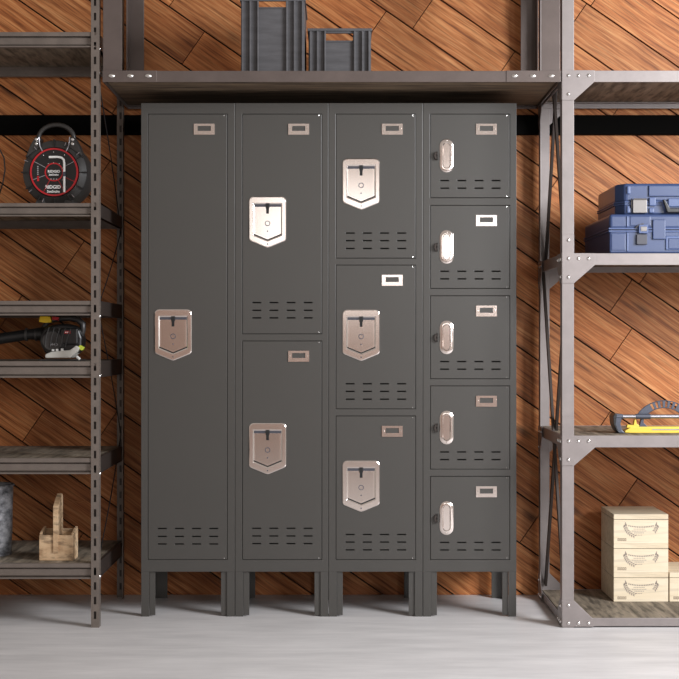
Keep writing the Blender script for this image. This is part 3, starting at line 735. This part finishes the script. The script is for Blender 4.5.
def tote():
    y = -.13; s = S(y); zb = zs['l6']
    T = empty('wooden_tote', (0,0,0), 'small rough wooden tote with upright handle board on the bottom shelf', 'wooden tote')
    w = .119; d = .085; t = .008; h = .088
    b = MB(); b.box(-w/2, w/2, 0, t, 0, h); b.build('front_panel', M['tote_wood'], T, bevel=.001)
    b = MB(); b.box(-w/2, w/2, d-t, d, 0, h+.014); b.build('back_panel', M['tote_wood'], T, bevel=.001)
    for sg in (-1, 1):
        a, c = sorted((sg*w/2, sg*(w/2-t))); b = MB()
        b.prism([(t, 0), (d-t, 0), (d-t, h+.022), (d*.6, h+.018), (t, h+.006)], a, c, 'x'); b.build('side_panel', M['tote_wood'], T, bevel=.001)
    b = MB(); b.box(-w/2+t, w/2-t, t, d-t, 0, .006); b.build('bottom_panel', M['tote_wood'], T)
    b = MB(); b.prism([(-.006, .028), (t+.01, .028), (t+.01, h*.9), (d-t-.001, h*.9), (d-t-.001, .218), (d-t-.012, .227), (d*.5, .218), (-.004, .190), (-.006, .184)], -.010, .008, 'x'); b.build('handle_board', M['tote_wood'], T, bevel=.0012)
    T.location = (X(56.2, y), y, zb); T.rotation_euler = (0, 0, math.radians(-1))
tote()
y = YW-.012; b = MB(); b.tube([(X(a, y), y, Z(c, y)) for a, c in ((56.5,488.5),(61,494),(67,498),(74,501),(80,502.2),(85.5,500.5))], .0011, 6)
tag(b.build('twine', M['twine'], smooth=True), 'short curl of pale twine on the wall above the wooden tote', 'twine')

# ------------------------------------------------------------------ blue tool cases
def case_big():
    yf = -.185; s = S(yf); zb = zs['r2']+.0006; x0 = X(608.6, yf); x1 = x0+.50; yb = .33; zt = Z(214, yf)
    P = lambda px, py: (X(px, yf), Z(py, yf)); zm = Z(229.8, yf)
    T = empty('tool_case', ((x0+x1)/2, (yf+yb)/2, zb), 'larger blue plastic tool case lying under the other blue case', 'tool case', 'blue tool cases')
    ins = .004
    b = MB(); b.box(x0+ins, x1-ins, yf+ins, yb-ins, zb, zm-.003); b.build('lower_shell', M['blue'], T, bevel=.006, seg=3)
    b = MB(); b.box(x0+ins, x1-ins, yf+ins, yb-ins, zm+.003, zt); b.build('lid', M['blue'], T, bevel=.010, seg=3)
    b = MB(); b.box(x0+.008, x1-.008, yf+.008, yb-.008, zm-.003, zm+.003); b.build('seam', M['gplastic'], T)
    for a, c in ((zm+.0015, zm+.0075), (zm-.0075, zm-.0015)):
        b = MB(); b.box(x0, x1, yf, yb, a, c); b.build('rim', M['blue2'], T, bevel=.002)
    def rib(px0, px1, py0, py1, d, nm='moulded_rib', m='blue2'):
        b = MB(); b.box(X(px0, yf), X(px1, yf), yf-d, yf+.008, Z(py1, yf), Z(py0, yf)); return b.build(nm, M[m], T, bevel=.003, seg=3)
    rib(626.5, 628.6, 216, 227, .000); rib(626.5, 628.6, 232.5, 251.5, .000)
    rib(630, 651, 216, 226, -.002, 'panel', 'blue'); rib(611.5, 626, 233, 250.5, -.0025, 'panel', 'blue')
    rib(652.5, 665.5, 219.5, 239.5, .004, 'hinge_block', 'blue')
    rib(665.5, 740, 236, 250, .001, 'recess_frame', 'blue2'); 
    b = MB(); b.box(X(668, yf), X(738, yf), yf-.003, yf+.01, Z(249, yf), Z(238, yf)); b.build('handle_pad', M['blue'], T, bevel=.003)
    b = MB(); b.box(X(638.2, yf), X(647.6, yf), yf-.012, yf+.004, Z(233.5, yf), Z(224.8, yf)); l = b.build('latch', M['blue2'], T, bevel=.002)
    b = MB(); b.box(X(640, yf), X(646, yf), yf-.014, yf-.011, Z(231.5, yf), Z(226.8, yf)); b.build('latch_plate', M['latch'], l, bevel=.001)
    b = MB(); b.tube([(X(635.5, yf), yf-.003, Z(228, yf)), (X(638.5, yf), yf-.009, Z(225, yf)), (X(643, yf), yf-.012, Z(224, yf))], .002, 6); b.build('latch_wire', M['latch'], l, smooth=True)
    b = MB(); b.box(X(636.2, yf), X(646.8, yf), yf-.008, yf+.004, Z(244.6, yf), Z(234.4, yf)); b.build('latch_tab', M['greytag'], T, bevel=.002)
    return zt
ztc = case_big()
def case_small():
    yf = -.165; s = S(yf); zb = ztc+.0005; xc = X(624.7, yf); xs_ = X(616.3, yf); x1 = xs_+.44; yb = .22; zt = Z(183.2, yf); zm = Z(203, yf)
    T = empty('tool_case', ((xs_+x1)/2, (yf+yb)/2, zb), 'smaller blue plastic tool case with black carry handle, on top of the larger case', 'tool case', 'blue tool cases')
    def plan(i): return [(xc+i*.4, yf+i), (x1-i, yf+i), (x1-i, yb-i), (xs_+i, yb-i), (xs_+i, yf+.045+i*.4)]
    b = MB(); b.prism(plan(.004), zb, zm-.002, 'z'); b.build('lower_shell', M['blue'], T, bevel=.006, seg=3)
    b = MB(); b.prism(plan(.004), zm+.002, zt, 'z'); b.build('lid', M['blue'], T, bevel=.010, seg=3)
    b = MB(); b.prism(plan(.008), zm-.002, zm+.002, 'z'); b.build('seam', M['gplastic'], T)
    for a, c in ((zm+.001, zm+.006), (zm-.006, zm-.001)):
        b = MB(); b.prism(plan(0), a, c, 'z'); b.build('rim', M['blue2'], T, bevel=.0015)
    def blk(px0, px1, py0, py1, d, nm, m, bv=.003, par=T):
        b = MB(); b.box(X(px0, yf), X(px1, yf), yf-d, yf+.008, Z(py1, yf), Z(py0, yf)); return b.build(nm, M[m], par, bevel=bv, seg=3)
    blk(627, 630.5, 186, 194, .002, 'moulded_rib', 'blue2'); blk(627, 630.5, 205.5, 213, .001, 'moulded_rib', 'blue2')
    blk(648.5, 740, 185.5, 196.5, .003, 'lid_panel', 'blue')
    blk(649, 655.5, 197.5, 206, .006, 'handle_mount', 'blue2'); blk(649, 654, 208, 213, .003, 'handle_mount', 'blue2')
    blk(668, 740, 198.5, 207, .004, 'centre_panel', 'blue2')
    l = blk(632.3, 646.6, 199.8, 213.2, .009, 'latch', 'latch', .002)
    b = MB(); b.tube([(X(633, yf), yf-.010, Z(199.4, yf)), (X(646, yf), yf-.010, Z(199.4, yf))], .0025, 8); b.build('latch_hinge', M['latch'], l, smooth=True)
    b = MB(); b.tube([(X(631.6, yf), yf-.004, Z(198.8, yf)), (X(630.8, yf), yf-.007, Z(203, yf)), (X(631.4, yf), yf-.005, Z(208, yf))], .0022, 6); b.build('latch_wire', M['darksteel'], l, smooth=True)
    b = MB(); pts = [(X(661.5, yf), Z(200, yf)), (X(664, yf), Z(200, yf)), (X(669, yf), Z(208.6, yf)), (X(715, yf), Z(208.6, yf)), (X(720, yf), Z(200, yf)), (X(722.5, yf), Z(200, yf)), (X(718, yf), Z(213, yf)), (X(666, yf), Z(213, yf))]
    b.prism(pts, yf-.020, yf-.006); b.build('carry_handle', M['bplastic'], T, bevel=.003, seg=3)
case_small()

# ------------------------------------------------------------------ mitre saw guide
def mitre():
    y = -.05; s = S(y); zb = zs['r3']; P = lambda px, py: (X(px, y), Z(py, y))
    T = empty('mitre_guide', (X(660, y), y+.03, zb), 'yellow and grey mitre saw guide with protractor arc, on the right rack', 'mitre saw')
    dz = zb-Z(433.3, y)
    def Q(px, py): return (X(px, y), Z(py, y)+dz)
    b = MB(); b.prism([Q(612.6, 416), Q(614, 414), Q(622, 414.6), Q(620.5, 420), Q(619.6, 424), Q(621, 430), Q(624.5, 433.3), Q(618, 433.3), Q(614.8, 430), Q(613, 424)], y-.02, y+.05); b.build('end_bracket', M['slate'], T, bevel=.003)
    b = MB(); b.prism([Q(611.9, 416.4), Q(614.2, 413.6), Q(615.6, 414.4), Q(614.6, 424), Q(617.8, 433.0), Q(615.6, 431), Q(612.8, 425)], y-.024, y+.054); b.build('rubber_edge', M['bplastic'], T, bevel=.001)
    b = MB(); b.tube([(Q(615, 417)[0], y-.012, Q(0, 417)[1]), (Q(622, 417)[0], y-.012, Q(0, 417)[1])], .0092, 16); b.build('tube_clamp', M['slate'], T, smooth=True)
    b = MB(); b.tube([(Q(621, 0)[0], y-.012, Q(0, 416.8)[1]), (Q(745, 0)[0], y-.012, Q(0, 416.8)[1])], .0072, 16); b.build('guide_tube', M['alu'], T, smooth=True)
    b = MB(); b.tube([(Q(635, 0)[0], y-.012, Q(0, 416.8)[1]), (Q(649.6, 0)[0], y-.012, Q(0, 416.8)[1])], .0094, 16); b.build('sliding_collar', M['slate'], T, smooth=True)
    b = MB(); z1 = Q(0, 427)[1]; b.box(Q(629, 0)[0], Q(745, 0)[0], y-.015, y+.03, zb, z1); b.prism([Q(624, 432.8), Q(624.4, 431), Q(630, 427.5), Q(630, 433.2)], y-.015, y+.03); b.build('base_bar', M['yellowm'], T, bevel=.002)
    b = MB(); b.prism([Q(626, 428), Q(626.8, 425), Q(633, 425.4), Q(634, 420), Q(635.4, 420), Q(636, 424), Q(638.5, 425.6), Q(638.5, 428.4)], y-.013, y+.01); b.build('stop_block', M['yellowm'], T, bevel=.001)
    b = MB(); b.prism([Q(641, 418), Q(643.6, 418), Q(643, 423), Q(647.5, 427.4), Q(638.8, 427.4)], y-.01, y+.01); b.build('support_foot', M['slate'], T, bevel=.001)
    b = MB(); b.box(Q(651, 0)[0], Q(745, 0)[0], y-.016, y-.013, z1-.012, z1-.008); b.build('bar_highlight', M['alu'], T)
    # protractor arc
    cx_, cy_ = 664.5, 430.0; R1, R0 = 28.5, 22.0; n = 22
    b = MB(); o_, i_ = [], []
    for k in range(n+1):
        a = math.radians(148-(148-38)*k/n); o_.append(Q(cx_+R1*1.08*math.cos(a), cy_-R1*math.sin(a))); i_.append(Q(cx_+R0*1.08*math.cos(a), cy_-R0*math.sin(a)))
    ys = (y+.004, y+.010)
    V = [[b.bm.verts.new((p[0], yy, p[1])) for p in L] for yy in ys for L in (o_, i_)]
    for k in range(n):
        hole = 6 <= k <= 16 and k % 2 == 0
        if not hole:
            b.face([V[0][k], V[0][k+1], V[1][k+1], V[1][k]]); b.face([V[2][k], V[3][k], V[3][k+1], V[2][k+1]])
            for e in ((k, 1) if (k > 0 and 6 <= k-1 <= 16 and (k-1) % 2 == 0) else (), (k+1, 1) if (6 <= k+1 <= 16 and (k+1) % 2 == 0) else ()):
                if e: j = e[0]; b.face([V[0][j], V[1][j], V[3][j], V[2][j]])
        b.face([V[0][k], V[2][k], V[2][k+1], V[0][k+1]]); b.face([V[1][k], V[1][k+1], V[3][k+1], V[3][k]])
    b.face([V[0][0], V[1][0], V[3][0], V[2][0]]); b.face([V[0][n], V[2][n], V[3][n], V[1][n]])
    b.build('protractor_arc', M['slate'], T)
    b = MB()
    for R_ in (R1+.2, R0-.2):
        b.tube([(lambda p: (p[0], y+.006, p[1]))(Q(cx_+R_*1.08*math.cos(math.radians(148-110*k/20)), cy_-R_*math.sin(math.radians(148-110*k/20)))) for k in range(21)], .002, 6)
    b.build('arc_rim', M['greytag'], T, smooth=True)
mitre()

# ------------------------------------------------------------------ wooden wine boxes
def winebox(px0, w, k, label):
    y = .115; zb0 = zs['r4']; h = .1062; zb = zb0+k*h; x0 = X(px0, y); x1 = x0+w; yb = .37; lid = .0185; gp_ = .0016
    T = empty('wooden_box', ((x0+x1)/2, (y+yb)/2, zb), label, 'wooden box', 'pale wooden boxes on the bottom shelf')
    b = MB(); b.box(x0, x1, y, yb, zb, zb+h-lid-gp_); b.build('box_body', M['crate_wood'], T, bevel=.0012)
    b = MB(); b.box(x0, x1, y, yb, zb+h-lid, zb+h); b.build('lid', M['crate_wood'], T, bevel=.0012)
    b = MB(); b.box(x0+.002, x1-.002, y+.002, yb-.002, zb+h-lid-gp_, zb+h-lid); b.build('lid_gap', M['black'], T)
    cx = x0+w*.50; cz = zb+(h-lid)*.64; yy = y-.0004
    b = MB()
    def leaf(x, z, a, l, wd):
        ca, sa = math.cos(a), math.sin(a)
        pts = [(-l/2, 0), (0, wd/2), (l/2, 0), (0, -wd/2)]
        b.prism([(x+ca*u-sa*v, z+sa*u+ca*v) for u, v in pts], yy, yy+.0006)
    for sg in (-1, 1):
        for q in range(9):
            a = math.radians(178+q*8.5); r = .058; px = cx+sg*(-math.cos(a))*r*-1*-1 if False else cx+sg*abs(math.cos(a))*r; pz = cz+.012-abs(math.sin(a))*.046
            tang = math.atan2(-math.cos(a)*.046, sg*math.sin(a)*-.052)
            if sg > 0 and q > 4: continue
            leaf(px+sg*.003, pz-.002, tang+.8*sg, .013, .0052); leaf(px-sg*.003, pz+.003, tang-.9*sg, .012, .0048)
        leaf(cx+sg*.056, cz+.018, 1.1*sg, .012, .003)
    b.build('printed_wreath', M['print'], T)
    b = MB()
    for i in range(15):
        u = (i-7)/7; b.box(cx+u*.044-.0021, cx+u*.044+.0021, yy, yy+.0006, cz+.006-.005*(1-u*u), cz+.0105-.005*(1-u*u))
    for r, (n_, z_) in enumerate(((7, -.004), (9, -.011), (6, -.018), (4, -.026))):
        for i in range(n_): b.box(cx-.006+(i-n_/2)*.006, cx-.006+(i-n_/2)*.006+.0042, yy, yy+.0006, cz+z_-.001, cz+z_+.0012)
    b.build('printed_lines', M['print'], T)
    b = MB()
    for i in range(5):
        bx0 = x0+.014+i*.0066; b.ring([(bx0, zb+.009), (bx0+.0054, zb+.009), (bx0+.0054, zb+.019), (bx0, zb+.019)], [(bx0+.0016, zb+.011), (bx0+.0038, zb+.011), (bx0+.0038, zb+.017), (bx0+.0016, zb+.017)], yy, yy+.0006)
    b.build('printed_stamp', M['print2'], T)
W_ = 54.6*S(.115)
winebox(613.7, W_, 0, 'pale wooden box with printed wreath, bottom of the stack of three')
winebox(613.7, W_, 1, 'pale wooden box with printed wreath, middle of the stack of three')
winebox(613.7, W_, 2, 'pale wooden box with printed wreath, top of the stack of three')
winebox(669.6, W_, 0, 'single low pale wooden box cut off by the right edge of the photo')
